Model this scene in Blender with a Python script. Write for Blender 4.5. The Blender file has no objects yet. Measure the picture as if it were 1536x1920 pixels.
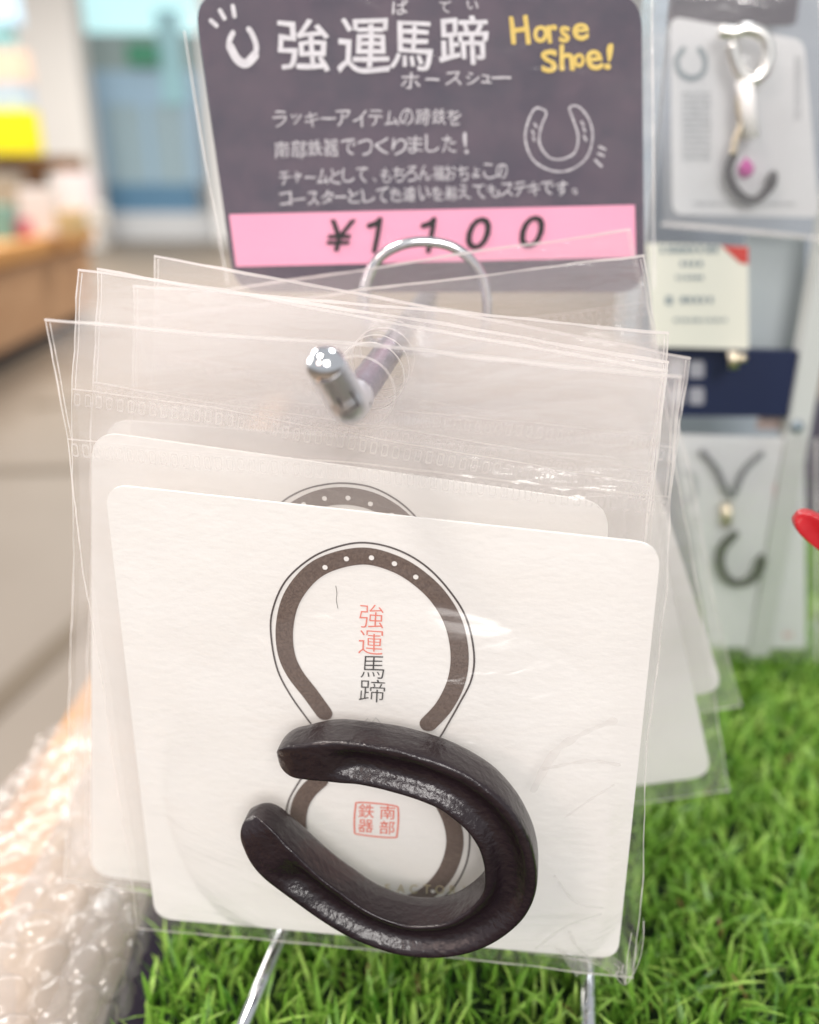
import bpy, bmesh, math, random
from mathutils import Vector, Matrix, noise
random.seed(7)
R=math.radians
scene=bpy.context.scene
COL=scene.collection
# ------------------------------------------------------------ camera
CZ=1.065; PITCH=R(22); F=1606.0
cam=bpy.data.cameras.new('camera'); co=bpy.data.objects.new('camera',cam); COL.objects.link(co)
co.location=(0,0,CZ); co.rotation_euler=(R(90)-PITCH,0,0)
cam.sensor_fit='HORIZONTAL'; cam.sensor_width=36; cam.lens=36*F/1536
cam.clip_start=.005; cam.clip_end=100
cam.dof.use_dof=True; cam.dof.focus_distance=.145; cam.dof.aperture_fstop=9.8
scene.camera=co
# ------------------------------------------------------------ world and lamps
w=bpy.data.worlds.new('World'); scene.world=w; w.use_nodes=True
bg=w.node_tree.nodes['Background']; bg.inputs[0].default_value=(.93,.96,1,1); bg.inputs[1].default_value=.60
def area(name,loc,target,size,power,col,sy=None):
    l=bpy.data.lights.new(name,'AREA'); l.energy=power; l.size=size; l.color=col
    if sy: l.shape='RECTANGLE'; l.size_y=sy
    o=bpy.data.objects.new(name,l); COL.objects.link(o); o.location=loc
    d=Vector(target)-Vector(loc); o.rotation_euler=d.to_track_quat('-Z','Y').to_euler(); return o
area('ceiling_and_fill_lamp',(.3,-1.7,2.15),(0,.2,.9),.8,33,(1,.965,.93))
area('ceiling_and_fill_lamp',(-.9,-.2,2.8),(0,.2,.9),.45,30,(1,.92,.84))
area('ceiling_and_fill_lamp',(.7,1.4,2.9),(.1,.2,.9),.5,17,(.93,.97,1))
area('ceiling_and_fill_lamp',(-1.1,-1.1,2.0),(0,.18,.98),.5,6.5,(1,.76,.66))  # unseen warm fill, added to turn the bag haze pink at the left
area('window_light',(-2.2,1.2,1.7),(0,.3,.95),.9,24,(1,.93,.86))
for i,(x,y) in enumerate([(-3.2,4.5),(-3.6,9.0),(-.5,7.0)]):
    area('ceiling_and_fill_lamp',(x,y,3.6),(x,y,0),1.6,195,(1,.98,.95))
scene.view_settings.view_transform='Standard'; scene.view_settings.look='None'
scene.view_settings.exposure=0.0; scene.view_settings.gamma=1
scene.cycles.transparent_max_bounces=48; scene.cycles.max_bounces=10
scene.cycles.use_denoising=True
# ------------------------------------------------------------ helpers
def ray(px,py):
    x=(px-768)/F; v=-(py-960)/F
    c,s=math.cos(PITCH),math.sin(PITCH)
    return Vector((x, c+v*s, -s+v*c))
def G(px,py,z=0.0):
    d=ray(px,py); t=(z-CZ)/d.z; return Vector((d.x*t,d.y*t,z))
class Plane:
    """a vertical (or leaning) plane in the world; ty = yaw slope, tz = lean slope"""
    def __init__(s,D,yaw=0,lean=0):
        s.D=D; s.a=math.tan(R(yaw)); s.b=math.tan(R(lean))
        s.n=Vector((s.a,-1,s.b)).normalized()   # towards the viewer
    def U(s,px,py,off=0):
        d=ray(px,py)    # y = D + a x + b (z-CZ)
        t=s.D/(d.y-s.a*d.x-s.b*d.z)
        return Vector((d.x*t,d.y*t,CZ+d.z*t))+s.n*off
def tag(o,label=None,cat=None,group=None,kind=None):
    if label:o['label']=label
    if cat:o['category']=cat
    if group:o['group']=group
    if kind:o['kind']=kind
    return o
def empty(name,loc,label,cat,group=None):
    o=bpy.data.objects.new(name,None); COL.objects.link(o); o.location=loc; o.empty_display_size=.01
    return tag(o,label,cat,group)
def link(name,me,mat,parent=None,smooth=False):
    o=bpy.data.objects.new(name,me); COL.objects.link(o)
    if mat: me.materials.append(mat)
    if smooth:
        me.polygons.foreach_set('use_smooth',[True]*len(me.polygons))
    if parent:
        o.parent=parent; o.matrix_parent_inverse=Matrix.Translation(-parent.location)
    else:
        # put the origin at the thing's base
        if len(me.vertices):
            xs=[v.co for v in me.vertices]
            c=Vector((sum(v.x for v in xs)/len(xs),sum(v.y for v in xs)/len(xs),min(v.z for v in xs)))
            me.transform(Matrix.Translation(-c)); o.location=c
    return o
def mesh(name,vs,fs,mat,parent=None,smooth=False):
    me=bpy.data.meshes.new(name); me.from_pydata([tuple(v) for v in vs],[],fs); me.update()
    return link(name,me,mat,parent,smooth)
def bmobj(name,bm,mat,parent=None,smooth=False):
    me=bpy.data.meshes.new(name); bm.normal_update(); bm.to_mesh(me); bm.free(); return link(name,me,mat,parent,smooth)
def box(bm,c,s,bev=0,rot=None):
    m=Matrix.Translation(c)@(rot or Matrix())@Matrix.Diagonal((s[0],s[1],s[2],1))
    r=bmesh.ops.create_cube(bm,size=1,matrix=m)
    if bev:
        es=list({e for v in r['verts'] for e in v.link_edges})
        bmesh.ops.bevel(bm,geom=es,offset=bev,segments=2,affect='EDGES')
def boxobj(name,c,s,mat,parent=None,bev=0,rot=None):
    bm=bmesh.new(); box(bm,Vector(c),s,bev,rot); return bmobj(name,bm,mat,parent)
def catmull(P,n=8,closed=False):
    out=[]; N=len(P); rng=range(N if closed else N-1)
    for i in rng:
        if closed: p0,p1,p2,p3=P[(i-1)%N],P[i],P[(i+1)%N],P[(i+2)%N]
        else: p0,p1,p2,p3=P[max(i-1,0)],P[i],P[i+1],P[min(i+2,N-1)]
        for k in range(n):
            t=k/n
            out.append(.5*((2*p1)+(p2-p0)*t+(2*p0-5*p1+4*p2-p3)*t*t+(3*p1-p0-3*p2+p3)*t**3))
    if not closed: out.append(P[-1])
    return out
def tube(name,P,r,mat,parent=None,seg=16,closed=False,bm=None,caps=True):
    own=bm is None
    if own: bm=bmesh.new()
    rings=[]; N=len(P); up=Vector((0.13,.2,1)).normalized(); last=None
    for i,p in enumerate(P):
        t=(P[(i+1)%N]-P[i-1]) if closed else (P[min(i+1,N-1)]-P[max(i-1,0)])
        t.normalize()
        a=last if last else (up if abs(t.dot(up))<.95 else Vector((1,0,0)))
        a=(a-t*a.dot(t)).normalized(); last=a; b=t.cross(a)
        rr=r[i] if isinstance(r,(list,tuple)) else r
        rings.append([bm.verts.new(p+(a*math.cos(2*math.pi*k/seg)+b*math.sin(2*math.pi*k/seg))*rr) for k in range(seg)])
    for i in range(N if closed else N-1):
        A,B=rings[i],rings[(i+1)%N]
        for k in range(seg): bm.faces.new((A[k],A[(k+1)%seg],B[(k+1)%seg],B[k]))
    if not closed and caps:
        bm.faces.new(rings[0][::-1]); bm.faces.new(rings[-1])
    if own: return bmobj(name,bm,mat,parent,True)
# ------------------------------------------------------------ materials
MATS={}
def mat(name,col,rough=.5,metal=0,noise_s=0,noise_a=.0,col2=None,bump=0,bs=200,spec=.5,emis=None,sheen=0,sss=0,stretch=None):
    if name in MATS: return MATS[name]
    m=bpy.data.materials.new(name); m.use_nodes=True; nt=m.node_tree; p=nt.nodes['Principled BSDF']
    p.inputs['Base Color'].default_value=(*col,1); p.inputs['Roughness'].default_value=rough; p.inputs['Metallic'].default_value=metal
    p.inputs['Specular IOR Level'].default_value=spec
    tc=nt.nodes.new('ShaderNodeTexCoord')
    src=tc.outputs['Object']
    if stretch:
        mp=nt.nodes.new('ShaderNodeMapping'); mp.inputs['Scale'].default_value=stretch; nt.links.new(src,mp.inputs[0]); src=mp.outputs[0]
    if col2:
        n=nt.nodes.new('ShaderNodeTexNoise'); n.inputs['Scale'].default_value=noise_s; n.inputs['Detail'].default_value=6
        n.inputs['Roughness'].default_value=.65
        nt.links.new(src,n.inputs['Vector'])
        rp=nt.nodes.new('ShaderNodeValToRGB'); rp.color_ramp.elements[0].position=.5-noise_a; rp.color_ramp.elements[1].position=.5+noise_a
        rp.color_ramp.elements[0].color=(*col,1); rp.color_ramp.elements[1].color=(*col2,1)
        nt.links.new(n.outputs['Fac'],rp.inputs[0]); nt.links.new(rp.outputs[0],p.inputs['Base Color'])
    if bump:
        n=nt.nodes.new('ShaderNodeTexNoise'); n.inputs['Scale'].default_value=bs; n.inputs['Detail'].default_value=5
        nt.links.new(src,n.inputs['Vector'])
        b=nt.nodes.new('ShaderNodeBump'); b.inputs['Strength'].default_value=bump; b.inputs['Distance'].default_value=.0004
        nt.links.new(n.outputs['Fac'],b.inputs['Height']); nt.links.new(b.outputs[0],p.inputs['Normal'])
    if emis:
        p.inputs['Emission Color'].default_value=(*col,1); p.inputs['Emission Strength'].default_value=emis
    MATS[name]=m; return m
def film(name,haze=.05,gloss=.05,rough=.12,bump=.25,tint=(1,1,1),scale=60,stretch=(1,1,3),dist=.002):
    if name in MATS: return MATS[name]
    m=bpy.data.materials.new(name); m.use_nodes=True; nt=m.node_tree; nt.nodes.clear()
    N=nt.nodes.new; L=nt.links.new
    out=N('ShaderNodeOutputMaterial')
    tc=N('ShaderNodeTexCoord'); mp=N('ShaderNodeMapping'); mp.inputs['Scale'].default_value=stretch; mp.inputs['Rotation'].default_value=(0,R(20),0); L(tc.outputs['Object'],mp.inputs[0])
    n=N('ShaderNodeTexNoise'); n.inputs['Scale'].default_value=scale; n.inputs['Detail'].default_value=4; n.inputs['Distortion'].default_value=.6; L(mp.outputs[0],n.inputs['Vector'])
    b=N('ShaderNodeBump'); b.inputs['Strength'].default_value=bump; b.inputs['Distance'].default_value=dist; L(n.outputs['Fac'],b.inputs['Height'])
    tr=N('ShaderNodeBsdfTransparent'); tr.inputs[0].default_value=(*[.996*t for t in tint],1)
    df=N('ShaderNodeBsdfDiffuse'); df.inputs[0].default_value=(.99,.935,.905,1)  # haze colour warmed to carry the warm light on the film
    tl=N('ShaderNodeBsdfTranslucent'); tl.inputs[0].default_value=(.99,.935,.905,1)
    mx0=N('ShaderNodeMixShader'); mx0.inputs[0].default_value=.5; L(df.outputs[0],mx0.inputs[1]); L(tl.outputs[0],mx0.inputs[2])
    gl=N('ShaderNodeBsdfGlossy'); gl.inputs['Roughness'].default_value=rough; L(b.outputs[0],gl.inputs['Normal'])
    lw=N('ShaderNodeLayerWeight'); lw.inputs['Blend'].default_value=.5; L(b.outputs[0],lw.inputs['Normal'])
    pw=N('ShaderNodeMath'); pw.operation='POWER'; pw.inputs[1].default_value=4.0; L(lw.outputs['Facing'],pw.inputs[0])
    fr=N('ShaderNodeMath'); fr.operation='MULTIPLY_ADD'; fr.inputs[1].default_value=.6; fr.inputs[2].default_value=.05; L(pw.outputs[0],fr.inputs[0])
    ad=N('ShaderNodeMath'); ad.operation='MULTIPLY_ADD'; ad.inputs[1].default_value=1.0; ad.inputs[2].default_value=gloss; L(fr.outputs[0],ad.inputs[0])
    ad.use_clamp=True
    # slightly milky film, with reflected room light painted in as patchy haze
    n2=N('ShaderNodeTexNoise'); n2.inputs['Scale'].default_value=scale*.6; n2.inputs['Detail'].default_value=5; L(mp.outputs[0],n2.inputs['Vector'])
    hz=N('ShaderNodeMapRange'); hz.inputs[1].default_value=.3; hz.inputs[2].default_value=.7; hz.inputs[3].default_value=haze*.6; hz.inputs[4].default_value=haze*1.4; L(n2.outputs['Fac'],hz.inputs[0])
    m1=N('ShaderNodeMixShader'); L(hz.outputs[0],m1.inputs[0]); L(tr.outputs[0],m1.inputs[1]); L(mx0.outputs[0],m1.inputs[2])
    m2=N('ShaderNodeMixShader'); L(ad.outputs[0],m2.inputs[0]); L(m1.outputs[0],m2.inputs[1]); L(gl.outputs[0],m2.inputs[2])
    L(m2.outputs[0],out.inputs[0]); MATS[name]=m; return m
M_film=film('clear_film',.165,.0,.14,.8,scale=26,dist=.003)
M_filmfront=film('clear_film_front',.035,-.02,.24,.8,scale=22,dist=.003)
M_seal=film('film_seal',.62,.05,.25,.3)
M_crimp=film('film_crimp',.42,.04,.2,.3)
M_lam=film('laminate',.03,-.035,.12,.15)
M_bub=film('bubble_film',.19,.0,.17,.15,scale=120,stretch=(1,1,1),dist=.0012)
M_card=mat('uncoated_card',(.80,.775,.745),.85,bump=.22,bs=520,col2=(.845,.825,.80),noise_s=35,noise_a=.2,stretch=(1,1,1.6))
M_brown=mat('brown_ink',(.085,.055,.045),.75,col2=(.15,.105,.085),noise_s=2500,noise_a=.12,bump=.2,bs=1500)
M_line=mat('dark_ink',(.06,.045,.045),.8)
M_red=mat('red_ink',(.75,.20,.15),.8)
M_black=mat('black_ink',(.03,.028,.03),.8)
M_faint=mat('faint_grey_ink',(.55,.54,.53),.8)
M_gold=mat('gold_foil',(.62,.52,.33),.4,metal=.3)
M_iron=mat('cast_iron',(.006,.003,.0045),.26,col2=(.020,.011,.014),noise_s=70,noise_a=.3,bump=.55,bs=900,spec=.6)
M_redenamel=mat('red_enamel_iron',(.42,.006,.012),.28,bump=.15,bs=500)
M_hook=mat('satin_chrome',(.74,.74,.77),.42,metal=1)
M_shaft=mat('chrome_shaft_dark_reflection',(.30,.29,.37),.16,metal=1)  # chrome shaft, base colour darkened for the dark room it reflects
M_chrome=mat('chrome',(.78,.78,.80),.07,metal=1)
M_film_light=film('clear_film_light',.07,.0,.14,.8,scale=26,dist=.003)
M_wire=mat('chrome_wire',(.72,.73,.75),.16,metal=1)
M_groove=mat('dark_groove',(.06,.05,.05),.5)
def chalkboard(name):
    return mat(name,(.048,.043,.073),.7,col2=(.112,.078,.112),noise_s=80,noise_a=.2,bump=.1,bs=600)
M_board=chalkboard('dark_plum_board')
M_chalk=mat('chalk_white',(.62,.60,.64),.8,col2=(.85,.84,.88),noise_s=500,noise_a=.25)
M_chalkthin=mat('chalk_thin',(.46,.43,.47),.8,col2=(.75,.73,.77),noise_s=500,noise_a=.25)
M_yellow=mat('chalk_yellow',(.72,.50,.10),.8,col2=(.85,.66,.2),noise_s=400,noise_a=.3)
M_pink=mat('pink_paper',(.97,.42,.60),.7,col2=(.93,.37,.55),noise_s=20,noise_a=.3)
# ------------------------------------------------------------ flat print helpers
def ribbon_bm(bm,P,wd,n,jit=0):
    N=len(P); L=[];Rr=[]
    for i,p in enumerate(P):
        t=(P[min(i+1,N-1)]-P[max(i-1,0)]).normalized(); s=n.cross(t).normalized()
        ww=wd[i] if isinstance(wd,list) else wd
        if jit: ww*=1+jit*random.uniform(-1,1)
        L.append(bm.verts.new(p+s*ww/2)); Rr.append(bm.verts.new(p-s*ww/2))
    for i in range(N-1): bm.faces.new((L[i],L[i+1],Rr[i+1],Rr[i]))
    for (a,b,p,q) in ((L[0],Rr[0],P[0],P[1]),(Rr[-1],L[-1],P[-1],P[-2])):
        t=(p-q).normalized(); r=(a.co-b.co).length/2; s=(a.co-b.co).normalized()
        c=(a.co+b.co)/2
        ar=[bm.verts.new(c+s*r*math.cos(k*math.pi/7)+t*r*math.sin(k*math.pi/7)) for k in range(1,7)]
        bm.faces.new([a]+ar+[b])
def ribbon(name,pl,px,wd,mat_,parent,off,smooth=True,n=6,jit=0):
    P=[pl.U(x,y,off) for x,y in px]
    if smooth and len(P)>2: P=catmull(P,n)
    bm=bmesh.new(); ribbon_bm(bm,P,wd,pl.n,jit); return bmobj(name,bm,mat_,parent)
def glyphs(s,offset=0.0,shear=0.0):
    cu=bpy.data.curves.new('t','FONT'); cu.body=s; cu.size=1; cu.offset=offset; cu.shear=shear; cu.resolution_u=3
    cu.align_x='CENTER'; cu.align_y='CENTER'
    o=bpy.data.objects.new('t',cu); COL.objects.link(o)
    dg=bpy.context.evaluated_depsgraph_get(); dg.update()
    me=bpy.data.meshes.new_from_object(o.evaluated_get(dg))
    bpy.data.objects.remove(o); bpy.data.curves.remove(cu)
    V=[v.co.copy() for v in me.vertices]; Fs=[list(p.vertices) for p in me.polygons]; bpy.data.meshes.remove(me)
    if V:
        x0=min(v.x for v in V);x1=max(v.x for v in V);y0=min(v.y for v in V);y1=max(v.y for v in V)
        c=Vector(((x0+x1)/2,(y0+y1)/2,0)); V=[v-c for v in V]
        return V,Fs,x1-x0,y1-y0
    return V,Fs,0,0
def write(name,pl,items,mat_,parent,off,bold=0,shear=0,wob=0,multi=0):
    """items: (text, cx, cy, height_px or (w,h), rot_deg) in plane positions"""
    VS=[];FS=[]
    for it in items:
        s,cx,cy,hh=it[:4]; rt=R(it[4]) if len(it)>4 else 0
        V,Fs,gw,gh=glyphs(s,bold,shear)
        if not V: continue
        if isinstance(hh,tuple): sx=hh[0]/gw; sy=hh[1]/gh
        else: sx=sy=hh/gh
        sd=random.random()*99
        sh=[(0,0)]+([(multi,0),(-multi,0),(0,multi),(0,-multi),(multi*.7,multi*.7),(-multi*.7,-multi*.7),(-multi*.7,multi*.7),(multi*.7,-multi*.7)] if multi else [])
        for m,(mx,my) in enumerate(sh):
            b=len(VS)
            for v in V:
                x,y=v.x*sx,v.y*sy
                if wob:
                    q=Vector((v.x*2.0,v.y*2.0,sd)); x+=wob*noise.noise(q); y+=wob*noise.noise(q+Vector((9,5,3)))
                x+=mx; y+=my
                X=x*math.cos(rt)-y*math.sin(rt); Y=x*math.sin(rt)+y*math.cos(rt)
                VS.append(pl.U(cx+X,cy-Y,off+m*.000012))
            FS+= [[i+b for i in f] for f in Fs]
    return mesh(name,VS,FS,mat_,parent)
def rounded_px(c,r,n=6):
    """c: 4 (world) corners; rounded outline of world points"""
    out=[]
    for i in range(4):
        p=c[i]; a=(c[i-1]-p); b=(c[(i+1)%4]-p); a.normalize(); b.normalize()
        rr=r[i] if isinstance(r,(list,tuple)) else r
        A=p+a*rr; B=p+b*rr
        for k in range(n+1):
            t=k/n; out.append((1-t)**2*A+2*t*(1-t)*(p*.18+(A+B)*.41*1.0)+t*t*B if False else (1-t)**2*A+2*t*(1-t)*p+t*t*B)
    return out
def slab(name,pl,corners,rad,thick,mat_,parent=None,off=0,warp=0):
    """a thin solid card: TL TR BR BL given on plane pl, real thickness behind"""
    c=[pl.U(x,y,off) for x,y in corners]
    o=rounded_px(c,rad,7); bm=bmesh.new()
    f=bm.faces.new([bm.verts.new(p) for p in o])
    r=bmesh.ops.extrude_face_region(bm,geom=[f]); vs=[e for e in r['geom'] if isinstance(e,bmesh.types.BMVert)]
    bmesh.ops.translate(bm,verts=vs,vec=-pl.n*thick)
    bmesh.ops.recalc_face_normals(bm,faces=bm.faces)
    return bmobj(name,bm,mat_,parent)
def dots(name,pl,pts,r,mat_,parent,off):
    bm=bmesh.new()
    ux=Vector((1,pl.a,0)).normalized(); uz=ux.cross(pl.n)
    for x,y in pts:
        c=pl.U(x,y,off); bm.faces.new([bm.verts.new(c+ux*r*math.cos(k*math.pi/6)+uz*r*math.sin(k*math.pi/6)) for k in range(12)])
    return bmobj(name,bm,mat_,parent)
# ============================================================ THE ROOM (far, out of focus)
M_floor=mat('floor_tile',(.19,.142,.098),.5,col2=(.245,.192,.142),noise_s=1.2,noise_a=.25)
M_joint=mat('floor_joint_tan',(.12,.08,.04),.6)
M_wall=mat('wall_paint',(.78,.76,.73),.8)
M_beige=mat('column_paint',(.82,.77,.71),.8,col2=(.86,.81,.75),noise_s=1,noise_a=.3)
def structbox(name,c,s,m): return tag(boxobj(name,c,s,m),kind='structure')
structbox('floor',(0,8,-.05),(24,24,.1),M_floor)
structbox('back_wall',(0,16.2,2.2),(24,.2,4.6),M_wall)
for a,b in (((-120,1420),(330,1010)),((-200,886),(420,872)),((60,760),(900,700))):
    A=G(*a,.004);B=G(*b,.004); s=(B-A).normalized().cross(Vector((0,0,1)))*.035
    tag(mesh('floor_joint',[A-s,B-s,B+s,A+s],[(0,1,2,3)],M_joint),kind='structure')
# glazed door unit at the far end
PD=Plane(14.0)
def pbox(name,pl,x0,y0,x1,y1,dep,m,parent=None,off=0,bev=0):
    """upright box whose front face covers the given patch of plane pl"""
    a=pl.U(x0,(y0+y1)/2,off); b=pl.U(x1,(y0+y1)/2,off); t=pl.U((x0+x1)/2,y0,off); u=pl.U((x0+x1)/2,y1,off)
    c=(a+b)/2; wd=(b-a).length; h=abs(t.z-u.z); c.z=(t.z+u.z)/2
    ang=math.atan(pl.a); c=c-pl.n*dep/2
    return boxobj(name,c,(wd,dep,h),m,parent,bev,Matrix.Rotation(ang,4,'Z'))
M_cyan=mat('pale_cyan_glass',(.55,.85,.87),.2,emis=.7)  # emission painted in for the bright light at the glass
M_bluegl=mat('blue_panel',(.43,.61,.76),.3)
M_teal=mat('teal_grey_panel',(.42,.55,.60),.3)
M_deep=mat('deep_blue_panel',(.14,.29,.44),.4)
M_gbrown=mat('grey_green_panel',(.36,.45,.44),.5)
M_greenl=mat('green_leaflet',(.07,.33,.19),.5)
M_white=mat('white_gloss',(.80,.80,.80),.4)
M_grey=mat('warm_grey',(.38,.37,.36),.6)
gd=empty('glass_door',(PD.U(260,450).x,14,0),'tall glazed door with pale cyan glass and blue lower panels at the far end','door')
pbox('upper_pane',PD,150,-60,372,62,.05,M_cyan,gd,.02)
pbox('door_panel',PD,150,62,372,132,.05,M_gbrown,gd,.02)
pbox('door_panel',PD,170,132,372,196,.06,M_bluegl,gd,.03)
pbox('door_panel',PD,172,196,372,345,.05,M_teal,gd,.02)
pbox('door_panel',PD,178,345,372,398,.06,M_deep,gd,.03)
for x in (195,282,366): pbox('door_frame',PD,x-14 if x!=282 else x-7,196,x+10 if x!=282 else x+7,345,.08,M_bluegl,gd,.06)
M_aqua=mat('aqua_stile',(.42,.72,.78),.3)
pbox('door_frame',PD,300,20,345,196,.08,M_aqua,gd,.07)
pbox('bottom_rail',PD,150,398,400,452,.1,M_white,gd,.06)
tag(pbox('leaflet',Plane(13.8),238,80,296,122,.02,M_greenl),'green notice on the far blue glazed door','notice')
PC=Plane(12.5)
tag(pbox('wall_column',PC,40,-80,158,470,.4,M_beige),'beige wall column beside the far glazed door','column')
tag(pbox('wall_pier',PC,384,-80,470,455,.4,M_wall),'white wall pier right of the far glazed door, partly behind the dark sign','column')
# wooden counter at left, receding
M_wood=mat('counter_wood',(.42,.225,.11),.5,col2=(.52,.31,.17),noise_s=3,noise_a=.25,stretch=(1,1,6))
M_woodtop=mat('counter_edge_wood',(.58,.28,.08),.45)
A=G(-160,800);B=G(190,603); dirv=(B-A).normalized(); side=Vector((-dirv.y,dirv.x,0)); side=side if side.x<0 else -side
ct=empty('wooden_counter',tuple((A+B)/2),'long wooden counter with orange top edge at the left back','counter')
Lc=(B-A).length; ang=math.atan2(dirv.y,dirv.x); rotz=Matrix.Rotation(ang,4,'Z'); mid=(A+B)/2+side*.3
boxobj('cabinet',(mid.x,mid.y,.34),(Lc,.56,.44),M_wood,ct,0,rotz)
boxobj('worktop',(mid.x,mid.y,.61),(Lc+.06,.66,.10),M_woodtop,ct,.01,rotz)
m2=mid+side*.05; M_shadow=mat('under_counter_shade',(.05,.045,.05),.7)
boxobj('shade_plinth',(m2.x,m2.y,.06),(Lc,.5,.12),M_shadow,ct,0,rotz)  # dark strip put in for the shade along the counter foot
PS=Plane(6.6)
M_brownsh=mat('brown_shelf',(.20,.11,.06),.6,col2=(.27,.16,.09),noise_s=5,noise_a=.3)
sh=empty('raised_shelf',tuple(PS.U(30,420)),'dark brown raised shelf standing on the wooden counter','shelf')
pbox('shelf_board',PS,-80,292,132,322,.3,M_brownsh,sh)
pbox('shelf_post',PS,52,322,72,430,.25,M_brownsh,sh)
pbox('shelf_post',PS,-60,322,-40,430,.25,M_brownsh,sh)
def goods(name,pl,x0,y0,x1,y1,col,label,cat='box',dep=.15):
    o=pbox(name,pl,x0,y0,x1,y1,dep,mat('goods_%s_%g_%g'%(name,col[0],col[1]),col,.5),None,0,.008); tag(o,label,cat); return o
P2=Plane(6.4)
goods('carton',P2,-50,206,62,290,(.80,.68,.0),'bright yellow box standing on the brown shelf','box')
goods('carton',Plane(6.5),-50,155,48,206,(.42,.50,.60),'blue grey box stacked above the bright yellow box','box')
goods('carton',Plane(6.52),-50,92,44,155,(.78,.56,.42),'peach coloured box stacked above the blue grey box','box')
goods('carton',Plane(6.54),-50,45,14,92,(.25,.45,.45),'teal box near the top of the stack at left','box')
goods('carton',Plane(6.56),-50,-40,22,45,(.55,.75,.90),'light blue box at the very top of the left stack','box')
P3=Plane(5.7)
goods('paper_bag',Plane(6.2),112,322,168,400,(.80,.72,.72),'pale pink white paper bag at the right end of the counter','bag')
goods('paper_bag',P3,38,352,104,455,(.72,.66,.62),'cream paper bag on the middle of the counter','bag')
goods('tin',Plane(5.4),20,412,44,468,(.62,.12,.18),'small red tin on the front of the counter','tin')
goods('tin',Plane(5.3),-30,385,16,470,(.20,.38,.33),'green tin at the left edge of the counter','tin')
goods('carton',Plane(6.3),-40,330,30,392,(.36,.30,.22),'small brown box on the counter under the left end of the brown shelf','box')
goods('carton',Plane(6.0),168,385,190,425,(.70,.66,.60),'tiny cream box at the far right corner of the counter','box')
goods('carton',Plane(5.9),70,290,110,330,(.50,.38,.26),'tan box just beneath the brown shelf board','box') if False else None
goods('carton',Plane(5.6),104,395,150,440,(.58,.42,.20),'honey coloured box in front of the pale pink paper bag','box')
# ============================================================ TABLE, TURF
TZ=.888
M_cloth=mat('dark_navy_cloth',(.018,.012,.026),.9,bump=.4,bs=900)
M_orange=mat('table_edge_wood',(.46,.22,.07),.5,col2=(.56,.29,.11),noise_s=40,noise_a=.25,stretch=(6,1,6))
tb=empty('display_table',(.3,.3,0),'shop table with dark cloth top and a light orange wooden edge','table')
boxobj('table_top',(.305,.36,TZ-.0125),(.80,.66,.025),M_cloth,tb)
boxobj('edge_board',(-.1075,.36,TZ-.012),(.022,.66,.03),M_orange,tb,.002)
for x in (-.07,.66):
    for y in (.07,.65): boxobj('leg',(x,y,(TZ-.027)/2),(.04,.04,TZ-.027),M_orange,tb)
M_mat=mat('turf_backing',(.012,.03,.008),.9)
TX0,TX1,TY0,TY1=-.058,.30,.09,.40
tag(boxobj('turf_mat',((TX0+TX1)/2,(TY0+TY1)/2,TZ+.0015),(TX1-TX0,TY1-TY0,.003),M_mat),'thin dark backing mat under the artificial grass','mat')
def grass_mat():
    m=bpy.data.materials.new('grass_blades'); m.use_nodes=True; nt=m.node_tree; p=nt.nodes['Principled BSDF']
    at=nt.nodes.new('ShaderNodeAttribute'); at.attribute_name='tone'
    rp=nt.nodes.new('ShaderNodeValToRGB'); e=rp.color_ramp.elements
    e[0].position=0;e[0].color=(.07,.20,.02,1);e[1].position=.93;e[1].color=(.46,.68,.15,1)
    x=e.new(.5);x.color=(.23,.45,.06,1); x=e.new(1.0);x.color=(.38,.24,.10,1)
    nt.links.new(at.outputs['Fac'],rp.inputs[0]); nt.links.new(rp.outputs[0],p.inputs['Base Color'])
    p.inputs['Roughness'].default_value=.38
    tl=nt.nodes.new('ShaderNodeBsdfTranslucent'); nt.links.new(rp.outputs[0],tl.inputs[0])
    mx=nt.nodes.new('ShaderNodeMixShader'); mx.inputs[0].default_value=.25
    nt.links.new(p.outputs[0],mx.inputs[1]); nt.links.new(tl.outputs[0],mx.inputs[2]); nt.links.new(mx.outputs[0],nt.nodes['Material Output'].inputs[0])
    return m
def make_grass():
    V=[];Fc=[];T=[]
    rnd=random.Random(3)
    n=34000
    for i in range(n):
        x=rnd.uniform(TX0,TX1); y=rnd.uniform(TY0,TY1)
        if y>.28 and rnd.random()<.35: continue
        h=rnd.uniform(.007,.0145); wd=rnd.uniform(.0007,.0014); a=rnd.uniform(0,6.283)
        cl=noise.noise(Vector((x*90,y*90,0))); ln=rnd.uniform(.1,.95)*h; la=a*.0+rnd.uniform(0,6.283)+cl
        dx,dy=math.cos(la)*ln,math.sin(la)*ln; wx,wy=math.cos(a)*wd,math.sin(a)*wd
        b=len(V); tone=min(1,max(0,rnd.gauss(.5+.3*cl,.26))); 
        if rnd.random()<.018: tone=1.0; h*=.7
        elif tone>.92: tone=.92
        for k,(t,s) in enumerate(((0,1),(.45,.95),(.8,.7))):
            bx=x+dx*t*t; by=y+dy*t*t; bz=TZ+.003+h*t*(1-.25*t*(ln/h))
            V.append((bx-wx*s/2,by-wy*s/2,bz)); V.append((bx+wx*s/2,by+wy*s/2,bz))
        V.append((x+dx,y+dy,TZ+.003+h*(1-.25*ln/h)))
        Fc+= [(b,b+1,b+3,b+2),(b+2,b+3,b+5,b+4),(b+4,b+5,b+6)]
        T+= [tone]*7
    # curled tan thatch threads between the blades
    me=bpy.data.meshes.new('artificial_grass'); me.from_pydata(V,[],Fc)
    at=me.attributes.new('tone','FLOAT','POINT'); at.data.foreach_set('value',T)
    o=link('artificial_grass',me,grass_mat()); tag(o,'bright green artificial grass spread on the table','grass',kind='stuff')
make_grass()
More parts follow.
